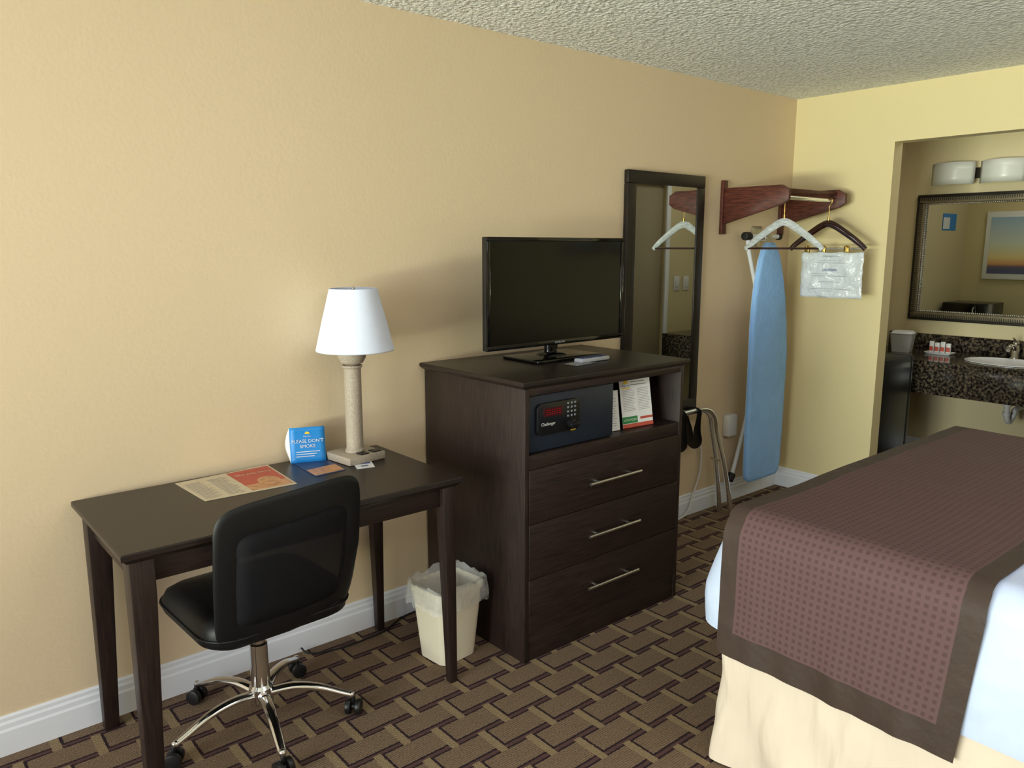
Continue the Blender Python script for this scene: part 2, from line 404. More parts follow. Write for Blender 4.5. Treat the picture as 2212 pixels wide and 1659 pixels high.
# ------------------------------------------------------------------ desk
DZ = .765
dk = root('writing_desk', 'dark espresso wooden writing desk with four tapered legs against the tan wall', 'desk', (.99, 2.36, 0))
DX0, DX1, DY0, DY1 = .447, 1.53, 2.07, 2.645
def inset(x0, x1, y0, y1, d, z): return [(x0+d, y0+d, z), (x1-d, y0+d, z), (x1-d, y1-d, z), (x0+d, y1-d, z)]
MB().loft([inset(DX0, DX1, DY0, DY1, .016, DZ-.032), inset(DX0, DX1, DY0, DY1, .010, DZ-.024), inset(DX0, DX1, DY0, DY1, 0, DZ-.017), inset(DX0, DX1, DY0, DY1, 0, DZ-.004), inset(DX0, DX1, DY0, DY1, .004, DZ)]).build('desktop', WDT, dk)
ap = MB(); az0, az1 = DZ-.105, DZ-.032
ap.box(DX0+.08, DX1-.065, DY0+.045, DY0+.065, az0, az1).box(DX0+.08, DX1-.065, DY1-.055, DY1-.035, az0, az1)
ap.box(DX0+.04, DX0+.06, DY0+.08, DY1-.07, az0, az1).box(DX1-.06, DX1-.04, DY0+.08, DY1-.07, az0, az1)
ap.build('apron', WDX, dk, .001)
for sx, sy in ((0, 0), (1, 0), (0, 1), (1, 1)):
    x = DX0+.022 if sx == 0 else DX1-.018; y = DY0+.022 if sy == 0 else DY1-.02
    qx = 1 if sx == 0 else -1; qy = 1 if sy == 0 else -1
    w1, w0 = (.064, .042) if sx == 0 else (.048, .030)
    def sq(w, z): return [(x, y, z), (x+qx*w, y, z), (x+qx*w, y+qy*w, z), (x, y+qy*w, z)]
    MB().loft([sq(w0, 0), sq(w1, .62), sq(w1, DZ-.032)]).build('leg', WD, dk, .003)
# ------------------------------------------------------------------ dresser
dr = root('dresser', 'tall dark espresso dresser with three drawers and an open niche', 'dresser', (2.22, 2.35, 0))
X0, X1, Y0, Y1 = 1.771, 2.668, 2.04, 2.655; TZ = 1.072
MB().loft([inset(1.750, 2.689, 2.008, 2.66, .012, TZ-.026), inset(1.750, 2.689, 2.008, 2.66, .004, TZ-.018), inset(1.750, 2.689, 2.008, 2.66, 0, TZ-.013), inset(1.750, 2.689, 2.008, 2.66, 0, TZ-.003), inset(1.750, 2.689, 2.008, 2.66, .004, TZ)]).build('top_panel', WDT, dr)
MB().box(X0, X0+.02, Y0-.016, Y1, 0, TZ-.026).build('side_panel', WD, dr, .0015)
MB().box(X1-.02, X1, Y0-.016, Y1, 0, TZ-.026).build('side_panel', WD, dr, .0015)
MB().box(X0+.02, X1-.02, Y1-.015, Y1, .02, TZ-.034).build('back_panel', WD, dr)
MB().box(X0+.02, X1-.02, Y0-.015, Y0+.02, .748, .80).box(X0+.02, X1-.02, Y0-.015, Y0+.02, 1.018, TZ-.026).build('front_rail', WDX, dr, .001)
MB().box(X0+.02, X1-.02, Y0+.02, Y1-.015, .782, .80).box(X0+.02, X1-.02, 2.50, 2.515, .80, 1.03).build('niche_shelf', WDX, dr)
MB().box(X0+.02, X1-.02, Y0-.012, Y0+.02, 0, .112).build('plinth', WDX, dr, .001)
for z0, z1 in ((.5415, .7465), (.3265, .5385), (.1145, .3235)):
    dd = MB().box(X0+.021, X1-.021, Y0-.018, Y0-.001, z0, z1).build('drawer', WDX, dr, .0012)
    zc = (z0+z1)/2; hh = MB().cyl((2.078, Y0-.048, zc), (2.372, Y0-.048, zc), .0062, n=16)
    for x in (2.13, 2.32): hh.cyl((x, Y0-.048, zc), (x, Y0-.018, zc), .0055, n=16)
    hh.build('handle', STEEL, dd)
# safe
sf = root('electronic_safe', 'navy black electronic safe with keypad inside the dresser niche', 'safe', (2.02, 2.25, .80))
MB().box(1.793, 2.250, 2.075, 2.46, .801, 1.015).build('body', SAFE, sf, .003)
MB().box(1.795, 2.248, 2.062, 2.076, .803, 1.013).build('door', SAFE, sf, .003)
MB().prism([(1.94+a, 2.062, .923+b) for a, b in rrect(.108, .060, .022)], (0, -.016, 0)).build('keypad_panel', SAFEP, sf, .004)
MB().prism([(1.908+a, 2.0465, .948+b) for a, b in rrect(.047, .016, .004)], (0, -.002, 0)).build('display', M('display_dark', (60, 12, 14), .15), sf)
dp = MB(); PL = Plane2((1.87, 2.044, .944), (1, 0, 0), (0, 0, 1))
for i in range(6):
    for b in (-.005, .003, .011): PL.rect(dp, .004+i*.0125, b, .011+i*.0125, b+.0018, .0004)
dp.build('display_digits', RED, sf)
kp = MB()
for i in range(3):
    for j in range(4): x = 1.985+i*.018; z = .970-j*.016; kp.box(x-.004, x+.004, 2.0435, 2.047, z-.0035, z+.0035)
kp.build('keys', M('key_grey', (120, 126, 138), .4), sf, .001)
MB().cyl((1.998, 2.046, .892), (1.998, 2.028, .892), .017).box(1.975, 2.021, 2.016, 2.03, .886, .898).build('turn_knob', M('knob_dark', (40, 40, 44), .25, .6), sf, .001)
MB().sphere((2.0, 2.035, .868), .010, (1.5, .4, .6)).build('key_plate', BRASS, sf)
text(sf, 'Challenger', .0165, (1.885, 2.0455, .905), (1, 0, 0), (0, 0, 1), WPL)
sf.location.y -= .020
# niche cards
c = root('info_card', 'white information card with a fading list leaning beside the safe', 'card', (2.30, 2.13, .801))
PL = Plane2((2.256, 2.095, .802), V((.99, -.12, 0)), V((-.02, .10, 1)).normalized())
m = MB(); PL.slab(m, 0, 0, .085, .165, 0, .001); m.build('card', PAPER, c)
m = MB(); PL.lines(m, .012, .02, .072, .14, 12, .2, .0014); m.build('printed_lines', INK, c)
c = root('menu_card', 'tall menu card with green red and yellow pizza footer in dresser niche', 'card', (2.46, 2.10, .801))
PL = Plane2((2.365, 2.09, .802), V((.985, -.10, 0)), V((-.04, .12, 1)).normalized())
W_, H_ = .172, .212
m = MB(); PL.slab(m, 0, 0, W_, H_, 0, .0012); m.build('card', PAPER, c)
m = MB(); PL.lines(m, .06, .175, .165, .20, 2, .3, .0016, .3); PL.lines(m, .012, .07, .082, .165, 14, .22, .0016); PL.lines(m, .095, .07, .165, .165, 14, .22, .0016); m.build('printed_lines', INK, c)
m = MB(); PL.rect(m, 0, 0, W_, .016, .0016); PL.rect(m, .10, .030, W_, .040, .0016); m.build('red_band', REDP, c)
m = MB(); PL.rect(m, 0, .018, .085, .046, .0016); m.build('green_band', GREENP, c)
m = MB(); PL.rect(m, .015, .163, .055, .168, .0016)
m.loft([[PL.p(.035+.014*math.cos(t*PI/8), .184+.014*math.sin(t*PI/8), .0017) for t in range(9)]], False, True); m.build('sun_logo', YEL, c)
text(c, 'Days Inn', .013, PL.p(.035, .175), PL.rx, PL.up, BLUEC, lift=.002)
text(c, 'LOVE PIZZA', .013, PL.p(.044, .032), PL.rx, PL.up, WPL, lift=.002)
# ------------------------------------------------------------------ television
tv = root('television', 'black flat screen television standing on top of the dresser', 'television', (2.275, 2.42, TZ))
TX0, TX1, TY, Z0, Z1 = 1.885, 2.668, 2.385, 1.132, 1.578
MB().box(TX0, TX1, TY+.004, TY+.028, Z0, Z1).box(TX0+.12, TX1-.12, TY+.028, TY+.06, Z0+.04, Z1-.10).build('back_shell', BLACKP, tv, .004)
bz = MB(); e = .016
bz.box(TX0, TX1, TY-.006, TY+.006, Z1-e, Z1).box(TX0, TX1, TY-.006, TY+.006, Z0, Z0+.021).box(TX0, TX0+e, TY-.006, TY+.006, Z0+.021, Z1-e).box(TX1-e, TX1, TY-.006, TY+.006, Z0+.021, Z1-e)
bz.build('bezel', GLOSS, tv, .002)
MB().box(TX0+e-.001, TX1-e+.001, TY-.002, TY+.005, Z0+.02, Z1-e+.001).build('screen', SCREEN, tv)
text(tv, 'SAMSUNG', .0125, ((TX0+TX1)/2, TY-.0065, Z0+.011), (1, 0, 0), (0, 0, 1), M('logo_silver', (170, 172, 176), .4))
MB().prism([(2.272+a, 2.43+b, TZ+.02) for a, b in rrect(.032, .02, .018)], (0, 0, .10)).build('neck', GLOSS, tv)
MB().prism([(2.272+a, 2.415+b, TZ+.0005) for a, b in rrect(.19, .115, .012)], (0, 0, .012)).lathe((2.272, 2.425, TZ), [(.07, .012), (.06, .02), (.045, .026)]).build('stand_foot', GLOSS, tv, .002)
PL = Plane2((2.165, 2.165, TZ+.0005), V((1, .12, 0)).normalized(), V((-.12, 1, 0)).normalized())
cc = root('channel_guide_card', 'dark glossy channel card lying under the remote on the dresser', 'card', (2.26, 2.21, TZ))
m = MB(); PL.slab(m, 0, 0, .15, .085, 0, .0012); m.build('card', M('card_dark', (44, 44, 50), .25), cc)
m = MB(); PL.lines(m, .01, .01, .14, .078, 6, .3, .0016); m.build('printed_lines', PAPER, cc)
rm = root('remote_control', 'slim pale remote control lying on cards in front of television', 'remote', (2.33, 2.22, TZ))
PL = Plane2((2.235, 2.205, TZ+.002), V((1, .02, 0)).normalized(), V((-.02, 1, 0)).normalized())
m = MB(); PL.slab(m, 0, 0, .17, .045, 0, .016); m.build('body', M('remote_grey', (176, 180, 188), .35), rm, .004)
m = MB()
for i in range(9):
    for j in range(3): PL.slab(m, .012+i*.017, .007+j*.012, .022+i*.017, .014+j*.012, .0158, .0175)
m.build('buttons', NAVY, rm)
# ------------------------------------------------------------------ desk items
DT = DZ+.0005
def quadpaper(px):
    q = [onz(u, v, DT) for u, v in px]
    for k in q: k.y = min(k.y, 2.64)
    return q
q = quadpaper([(443, 1083), (642, 1045), (575, 1003), (378, 1045)])
nw = root('takeaway_flyer', 'beige newsprint flyer with red pizza advert lying flat on the desk', 'flyer', sum(q, V())/4)
class Quad:
    def __init__(s, q): s.q = q
    def p(s, a, b, h=0): return (s.q[0]*(1-a)+s.q[1]*a)*(1-b)+(s.q[3]*(1-a)+s.q[2]*a)*b+V((0, 0, h))
    def rect(s, m, a0, b0, a1, b1, h): m.quad(s.p(a0, b0, h), s.p(a1, b0, h), s.p(a1, b1, h), s.p(a0, b1, h))
    def slab(s, m, h): m.loft([[s.p(*c, 0) for c in ((0, 0), (1, 0), (1, 1), (0, 1))], [s.p(*c, h) for c in ((0, 0), (1, 0), (1, 1), (0, 1))]])
Q = Quad(q); m = MB(); Q.slab(m, .001); m.build('sheet', NEWS, nw)
m = MB(); Q.rect(m, .52, .30, .98, .96, .0014); m.build('red_advert', REDP, nw)
m = MB(); Q.rect(m, .52, .05, .98, .30, .0014); m.build('food_picture', ORG, nw)
m = MB()
for col in range(2):
    for i in range(16):
        Q.rect(m, .04+col*.24, .08+i*.05, .04+col*.24+.20-.06*random.random(), .08+i*.05+.013, .0014)
m.build('printed_lines', INK, nw)
m = MB(); m.loft([[Q.p(.80+.12*math.cos(2*PI*k/24), .33+.20*math.sin(2*PI*k/24), .0018) for k in range(24)]], False, True); m.build('pizza_picture', ORG, nw)
text(nw, '964.696.9616', .023, Q.p(.75, .74, .0016), q[1]-q[0], q[3]-q[0], NEWS)
q = quadpaper([(682, 1030), (748, 1015), (698, 988), (634, 1002)])
pc = root('postcard', 'navy and orange glossy postcard lying in front of tent card', 'postcard', sum(q, V())/4)
Q = Quad(q); m = MB(); Q.slab(m, .001); m.build('card', NAVY, pc)
m = MB(); Q.rect(m, .03, .04, .97, .45, .0014); m.build('orange_picture', ORG, pc)
q = quadpaper([(768, 1012), (806, 1007), (797, 993), (757, 997)])
for k in q: k.y -= .012
kc = root('key_card_sleeve', 'small white and blue card lying at the lamp base corner', 'card', sum(q, V())/4)
Q = Quad(q); m = MB(); Q.slab(m, .001); m.build('card', PAPER, kc)
m = MB(); Q.rect(m, .1, .55, .9, .8, .0014); Q.rect(m, .3, .2, .7, .35, .0014); m.build('printed_lines', INKB, kc)
# tent card
tc = root('tent_card', 'blue curved tent card asking guests not to smoke, on the desk', 'sign', (1.235, 2.595, DZ))
rx = V((.93, -.36, 0)).normalized(); yv = V((.36, .93, 0)).normalized(); o0 = V((1.150, 2.602, DT))
def tcp(a, b, k=0): return o0+rx*a+V((0, 0, b))+yv*(k+.028*math.sin(b/.125*PI*.55))
m = MB(); rows = [[tcp(a*.125/6, b*.125/8) for a in range(7)] for b in range(9)]
m.grid(rows); m.build('front_face', BLUEC, tc, solid=.001)
m = MB(); rows = [[tcp(a*.125, b*.125/8)+yv*.001+yv*(.025*(1-b/8))-rx*(.016*math.sin(b/8*PI)) for a in range(2)] for b in range(9)]
m.grid(rows); sides = [[tcp(0, b*.125/8)+yv*.001, tcp(0, b*.125/8)+yv*(.001+.025*(1-b/8))-rx*(.016*math.sin(b/8*PI))] for b in range(9)]
m.grid(sides); m.build('white_back', PAPER, tc, solid=.001)
def ttext(b, z, s): text(tc, b, s, tcp(.0625, z, -.002), rx, V((0, 0, 1)), WPL, lift=.002)
ttext("PLEASE DON'T", .074, .0175); ttext("SMOKE", .056, .0175); ttext("Days Inn", .092, .008)
m = MB(); m.loft([[tcp(.0625+.009*math.cos(t*PI/8), .100+.009*math.sin(t*PI/8), -.003) for t in range(9)]], False, True); m.build('sun_logo', YEL, tc)
m = MB()
for i in range(3):
    z = .036-i*.008; m.quad(tcp(.02, z, -.003), tcp(.105-.01*i, z, -.003), tcp(.105-.01*i, z+.0022, -.003), tcp(.02, z+.0022, -.003))
m.build('printed_lines', PAPER, tc)
# lamp
lp = root('table_lamp', 'speckled stone column table lamp with white cone shade on desk', 'lamp', (1.362, 2.512, DZ), .12)
MB().box(-.080, .080, -.078, .078, .0005, .03).build('base', STONE, lp, .005, local=True)
MB().lathe((0, 0, 0), [(.036, .03), (.036, .038), (.031, .044), (.031, .34), (.036, .345), (.036, .352)]).build('column', STONE, lp, local=True)
MB().lathe((0, 0, 0), [(.022, .352), (.040, .362), (.050, .38), (.052, .40), (.046, .412), (.012, .416), (.012, .45)]).build('socket_cup', STONE, lp, local=True)
sx_ = .016
sh = MB().loft([[V((sx_+r*math.cos(2*PI*k/40), -.002*0+r*math.sin(2*PI*k/40), z)) for k in range(40)] for r, z in ((.1385, .405), (.1395, .408), (.112, .52), (.0845, .626), (.0825, .628))], False, False).build('lamp_shade', SHADE, lp, local=True, solid=.002)
rg = MB()
for a in range(3): rg.tube([(sx_, 0, .614), (sx_+.083*math.cos(a*2.094), .083*math.sin(a*2.094), .620)], .0015, 6)
rg.cyl((0, 0, .42), (sx_, 0, .624), .004).sphere((sx_, 0, .628), .007); rg.sphere((.004, 0, .50), .03, (1, 1, 1.4))
rg.build('harp_and_finial', STEEL, lp, local=True, ang=40)
for x in (-.005, .05):
    oo = MB().box(x-.018, x+.018, -.070, -.035, .03, .034).build('power_socket', BLACKP, lp, .001, local=True)
cb = MB().tube(catmull([(1.17, 2.640, .02), (1.19, 2.60, .008), (1.30, 2.565, .006), (1.40, 2.565, .006), (1.50, 2.575, .006), (1.62, 2.63, .006), (1.76, 2.64, .006)]), .0035, 8)
tag(cb.build('power_cable', RUBBER, ang=50), 'thin black power cable trailing along the carpet beneath the desk', 'cable')
# ------------------------------------------------------------------ office chair
ch = root('office_chair', 'black leather and mesh swivel chair with chrome base at the desk', 'office chair', (.875, 2.30, 0), .05)
L = dict(local=True)
LS = dict(local=True, ang=50)
MB().lathe((0, 0, 0), [(.012, .075), (.036, .08), (.040, .10), (.038, .135), (.030, .145)]).build('hub', CHROME, ch, **L)
MB().lathe((0, 0, 0), [(.030, .14), (.030, .20), (.028, .21), (.028, .285), (.022, .29), (.022, .37)]).build('gas_lift', CHROME, ch, **L)
MB().box(-.08, .08, -.09, .10, .37, .40).build('tilt_mechanism', BLACKP, ch, .01, **L)
MB().tube([(.05, 0, .38), (.20, .02, .385), (.25, .02, .38)], .006, 8).build('lever', BLACKP, ch, **LS)
for k in range(5):
    a = math.radians(184+72*k); ca, sa = math.cos(a), math.sin(a)
    path = catmull([(.025*ca, .025*sa, .112), (.10*ca, .10*sa, .122), (.18*ca, .18*sa, .110), (.25*ca, .25*sa, .083), (.285*ca, .285*sa, .070)], 5)
    n_ = len(path)
    lg = MB().tube(path, 1, 12, rs=[.021-.009*i/(n_-1) for i in range(n_)], flat=(1.0, .7)).sphere((.285*ca, .285*sa, .070), .0125).build('leg', CHROME, ch, **LS)
    cx, cy = .292*ca, .292*sa; b = a+.9+k; ax = V((math.cos(b), math.sin(b), 0)); c0 = V((cx, cy, .0262))
    m = MB().cyl(c0+ax*.008, c0+ax*.026, .0255, n=24).cyl(c0-ax*.026, c0-ax*.008, .0255, n=24).cyl((cx, cy, .04), (cx, cy, .066), .007, n=16)
    m.cyl(c0-ax*.009, c0+ax*.009, .010, n=16)
    m.build('caster', BLACKP, lg, .003, **L)
def cushion(mb, cx, cy, prof, hx, hy, r):
    mb.loft([[V((cx+a, cy+b, z+(-(max(0, (b)/hy))**3*.03 if z > .43 else 0))) for a, b in rrect(hx-i, hy-i, max(.03, r-i), 6, 5)] for i, z in prof])
m = MB(); cushion(m, 0, .005, [(.15, .398), (.03, .40), (.006, .415), (0, .44), (.004, .465), (.018, .488), (.05, .50), (.11, .506), (.17, .508)], .238, .235, .10)
m.build('seat', LEATHER, ch, **LS)
m = MB().tube([V((a, b+.005, .441)) for a, b in rrect(.239, .236, .10, 6, 5)], .004, 6, closed=True); m.build('seat_piping', LEATHER, ch, local=True, ang=70)
def bp(s, t, h=0):
    tt = (t+1)/2
    topw = 1.0-.07*max(0, -t)
    y = -.222-.085*tt-.02*math.sin(PI*tt)+.030*s*s
    n = V((-.22*s, -1, .20)).normalized()
    return V((s*.230*topw, y, .640+.230*t+.014*s*(1 if t > 0 else .4)))+n*(-h)
def se(th, n): c, s_ = math.cos(th), math.sin(th); return math.copysign(abs(c)**(2/n), c), math.copysign(abs(s_)**(2/n), s_)
IW, IH, IC = .70, .60, -.05
m = MB(); rings = []
for k in range(14):
    ph = 2*PI*k/14; wv = (1-math.cos(ph))/2
    hh = math.copysign(abs(math.sin(ph))**.5, math.sin(ph))*.0080; r = []
    for i in range(72):
        so, to = se(2*PI*i/72, 7.5); si, ti = se(2*PI*i/72, 9)
        si, ti = si*IW, IC+ti*IH; to2 = to*(1-.045*so*so) if to > 0 else to
        r.append(bp(si+(so-si)*wv, ti+(to2-ti)*wv, hh))
    rings.append(r)
rings.append(rings[0]); m.loft(rings, False, False); m.build('backrest_frame', LEATHER, ch, local=True, ang=70)
m = MB(); rings = []
for q_ in (1.08, .8, .5, .2): rings.append([bp(se(2*PI*i/48, 9)[0]*IW*q_, IC+se(2*PI*i/48, 9)[1]*IH*q_, -.0060) for i in range(48)])
m.loft(rings, False, True); m.build('backrest_mesh', MESH, ch, solid=.002, local=True, ang=60)
# ------------------------------------------------------------------ waste bin
wb = root('waste_bin', 'cream rectangular plastic waste bin on carpet beside the dresser', 'waste bin', (1.60, 2.275, 0), .10)
def bring(hx, hy, z, r=.03): return [V((a, b, z)) for a, b in rrect(hx, hy, r, 5, 4)]
m = MB().loft([bring(.080, .070, .003), bring(.084, .074, .003), bring(.108, .092, .27), bring(.113, .097, .272), bring(.113, .097, .295), bring(.106, .090, .295), bring(.103, .087, .27), bring(.080, .069, .012)], True, True)
m.build('bin_body', BIN, wb, ang=40, **L)
bl = root('bin_liner', 'crumpled clear plastic liner folded over the cream waste bin rim', 'bin liner', (1.60, 2.275, 0), .10)
m = MB(); rings = []
for i, (g, z) in enumerate(((-.033, .12), (-.022, .20), (-.012, .27), (-.004, .304), (.004, .314), (.010, .304), (.011, .28), (.012, .255), (.012, .225))):
    r = []
    for j, (a, b) in enumerate(rrect(.113+g, .097+g, .035, 6, 8)):
        n1 = noise.noise(V((a*28, b*28, i*.5))); n2 = noise.noise(V((a*45+7, b*45, i*.4)))
        s_ = .012 if i > 3 else .004; nn = V((a, b, 0)).normalized()
        r.append(V((a, b, z+n2*.020*(1 if i > 2 else .2)))+nn*(max(0, n1+.25)*s_ if i > 3 else -abs(n1)*.006))
    rings.append(r)
m.loft(rings, False, False); m.build('liner_film', LINER, bl, ang=80, **L)
# ------------------------------------------------------------------ wall mirror
mr = root('wall_mirror', 'tall narrow wall mirror in dark wooden frame behind the television', 'mirror', (3.29, 2.65, .63))
a0, a1, z0, z1 = 2.975, 3.60, .635, 1.915; fw = .064
m = MB().box(a0, a1, YW-.03, YW-.001, z1-fw, z1).box(a0, a1, YW-.03, YW-.001, z0, z0+fw).box(a0, a0+fw, YW-.03, YW-.001, z0+fw, z1-fw).box(a1-fw, a1, YW-.03, YW-.001, z0+fw, z1-fw)
m.build('frame', MFRAME, mr, .004)
MB().box(a0+fw-.002, a1-fw+.002, YW-.024, YW-.006, z0+fw-.002, z1-fw+.002).build('mirror_glass', MIR, mr)
# ------------------------------------------------------------------ coat rack
cr = root('coat_rack', 'cherry wood coat rack with hanging rod on the wall near corner', 'coat rack', (4.08, 2.65, 1.6))
for x in (3.80, 4.40):
    MB().box(x-.022, x+.022, YW-.02, YW-.001, 1.61, 1.905).build('wall_post', CHERRY, cr, .003)
    pts = [(YW-.02, 1.665), (YW-.02, 1.862), (2.295, 1.862), (2.25, 1.838), (2.25, 1.785), (2.285, 1.762)]
    MB().prism([(x-.011, y, z) for y, z in pts], (.022, 0, 0)).build('bracket', CHERRY, cr, .002)
MB().cyl((3.81, 2.31, 1.80), (4.39, 2.31, 1.80), .0115).build('hanging_rod', TUBE, cr)
MB().box(3.811, 4.389, 2.30, 2.33, 1.83, 1.848).build('shelf_slat', CHERRY, cr, .002)
def hanger(loc, label, clips):
    h = root('clothes_hanger', label, 'hanger', loc, 0, 'wooden hangers on the coat rack')
    hk = catmull([(0, .016, .0), (0, .012, .016), (0, 0, .021), (0, -.014, .012), (0, -.012, -.006), (0, 0, -.025), (0, 0, -.06), (0, 0, -.115)], 5)
    MB().tube(hk, .0026, 8).cyl((0, 0, -.12), (0, 0, -.085), .0055, n=10).build('hook', BRASS, h, **LS)
    path = catmull([(0, -.228, -.268), (0, -.20, -.242), (0, -.15, -.205), (0, -.09, -.165), (0, -.04, -.135), (0, 0, -.122), (0, .04, -.135), (0, .09, -.165), (0, .15, -.205), (0, .20, -.242), (0, .228, -.268)], 5)
    n_ = len(path); MB().tube(path, 1, 10, rs=[.012+.006*math.sin(PI*i/(n_-1)) for i in range(n_)], flat=(.55, 1.15), ref=(0, 0, 1)).build('shoulder_bar', HANG if clips else HANG_GLARE, h, **LS)
    MB().cyl((0, -.222, -.262), (0, .222, -.262), .006 if not clips else .004).build('trouser_bar', HANG if not clips else STEEL, h, **L)
    if clips:
        for y in (-.12, .02, .12):
            MB().box(-.009, .009, y-.014, y+.014, -.29, -.25).box(-.016, .016, y-.004, y+.004, -.27, -.245).build('clip', BRASS, h, .002, **L)
    return h
hanger((3.86, 2.31, 1.7935), 'dark wooden hanger with glare painted on its shoulders, near end of the rod', False)
hanger((4.33, 2.31, 1.7935), 'dark wooden hanger with brass clips holding the laundry bag', True)
lb = root('laundry_bag', 'white plastic laundry bag with small blue print clipped to hanger', 'bag', (4.33, 2.26, 1.25))
rows = []
for i in range(17):
    z = 1.512-.262*i/16
    rows.append([V((4.316+.012*noise.noise(V((j*.25, i*.3, 2))), 2.452-.37*j/20+.006*noise.noise(V((0, i*.3, 5))), z-.006*abs(math.sin(j*.5))*(1-i/16))) for j in range(21)])
MB().grid(rows).build('bag_film', BAG, lb, solid=.002, ang=80)
text(lb, 'LAUNDRY', .019, (4.300, 2.268, 1.408), (0, -1, 0), (0, 0, 1), INKB)
text(lb, 'FOR THE PERFECT DAY', .010, (4.300, 2.268, 1.485), (0, -1, 0), (0, 0, 1), INK)
PL = Plane2((4.301, 2.40, 1.27), (0, -1, 0), (0, 0, 1)); m = MB()
for b, a_, c_ in ((.19, .06, .20), (.178, .04, .23), (.115, .02, .12), (.103, .02, .23), (.07, .07, .19), (.03, .02, .25), (.018, .09, .16)): PL.rect(m, a_, b, c_, b+.0013)
m.build('printed_lines', INK, lb)
# ------------------------------------------------------------------ ironing board
ib = root('ironing_board', 'blue covered ironing board hanging upright on the wall beside corner', 'ironing board', (4.1, 2.55, .15))
half = [(.152, .135), (.17, .165), (.21, .18), (.40, .187), (.90, .19), (1.10, .178), (1.25, .158), (1.38, .128), (1.48, .095), (1.54, .062), (1.565, .03)]
def bx_(z): return 4.112-.05*max(0, (z-.9)/.66)
out = [(bx_(z)+h_, z) for z, h_ in half]+[(bx_(z)-h_, z) for z, h_ in reversed(half)]
def oring(g, y):
    cx, cz = 4.1, .9; return [V((cx+(x-cx)*(1-g*4), y, cz+(z-cz)*(1-g))) for x, z in out]
MB().loft([oring(.02, 2.528), oring(0, 2.525), oring(0, 2.508), oring(.006, 2.500), oring(.03, 2.496)]).build('padded_cover', BLUEP, ib, ang=50)
MB().loft([oring(.03, 2.540), oring(.03, 2.5285)]).build('metal_deck', WHITE, ib)
MB().tube(catmull([(3.985, 2.60, 1.598), (3.98, 2.60, 1.54), (4.04, 2.59, 1.36), (4.14, 2.57, 1.05), (4.24, 2.56, .55)]), .012, 12).build('leg', WHITE, ib, ang=50)
MB().tube(catmull([(3.93, 2.60, .185), (3.975, 2.60, .30), (4.04, 2.59, .53), (4.12, 2.57, .9), (4.18, 2.56, 1.2)]), .012, 12).build('leg', WHITE, ib, ang=50)
MB().cyl((3.985, 2.60, 1.60), (4.285, 2.60, 1.60), .0135).build('cross_foot', WHITE, ib)
MB().cyl((3.935, 2.60, 1.60), (3.99, 2.60, 1.60), .024).build('rubber_foot', RUBBER, ib, .005)
MB().cyl((4.28, 2.60, 1.60), (4.31, 2.60, 1.60), .020).build('rubber_foot', RUBBER, ib, .005)
MB().cyl((3.905, 2.60, .155), (3.935, 2.60, .195), .023).build('rubber_foot', RUBBER, ib, .005)
hk = root('ironing_board_hook', 'grey wall hook holding up the ironing board foot', 'hook', (4.15, 2.65, 1.55))
MB().box(4.10, 4.20, YW-.006, YW-.001, 1.54, 1.66).box(4.115, 4.185, YW-.09, YW-.006, 1.573, 1.581).box(4.115, 4.185, YW-.092, YW-.086, 1.573, 1.615).build('hook_plate', STEEL, hk, .001)
# ------------------------------------------------------------------ luggage rack
lr = root('luggage_rack', 'folded chrome luggage rack with black straps leaning between dresser and ironing board', 'luggage rack', (3.42, 2.58, 0))
for (xa, xb, yt, yb, zt) in ((3.04, 3.69, 2.545, 2.47, .648), (3.055, 3.705, 2.592, 2.56, .635)):
    MB().tube(catmull([(xa-.03, yb, .016), (xa, (yt+yb)/2, .30), (xa+.015, yt, .50), (xa+.04, yt, .60), (xa+.12, yt, zt), (3.3, yt, zt), (xb-.14, yt, zt), (xb-.05, yt, .60), (xb-.015, yt, .50), (xb+.02, (yt+yb)/2, .30), (xb+.055, yb, .016)], 6), .0155, 14).build('tube_frame', TUBE, lr, ang=50)
for x in (3.12, 3.345, 3.475):
    p = catmull([(x, 2.568, .658), (x, 2.526, .652), (x, 2.524, .62), (x, 2.532, .54), (x, 2.528, .49), (x, 2.555, .470), (x, 2.582, .49), (x, 2.588, .54), (x, 2.612, .62), (x, 2.608, .645), (x, 2.568, .658)], 5)
    MB().tube(p, 1, 8, rs=[.016+.018*max(0, (.60-q.z)/.13) for q in p], flat=(1, .16), ref=(0, 1, 0)).build('strap', BLACKP, lr, ang=60)
MB().cyl((3.71, 2.525, .33), (3.71, 2.60, .33), .007).build('pivot_bolt', STEEL, lr)
jb = MB().box(3.905, 3.995, YW-.045, YW-.001, .42, .55).build('junction_box', WPL, None, .006)
tag(jb, 'small white plastic box mounted on wall left of ironing board', 'wall box')
op = root('wall_outlet', 'beige electrical outlet plate behind the luggage rack', 'outlet', (3.60, 2.66, .40))
MB().box(3.565, 3.635, YW-.007, YW-.001, .40, .515).build('cover_plate', BEIGE, op, .002)
MB().box(3.585, 3.615, YW-.022, YW-.007, .415, .45).build('plug', WPL, op, .003)
wc = MB().tube(catmull([(3.60, YW-.025, .43), (3.635, YW-.028, .43), (3.665, YW-.03, .36), (3.655, YW-.03, .24), (3.60, YW-.03, .12), (3.52, YW-.04, .02), (3.30, YW-.04, .006), (3.0, YW-.04, .006)]), .0045, 8)
tag(wc.build('white_cable', WPL, ang=50), 'thin white cable drooping from outlet to the baseboard', 'cable')
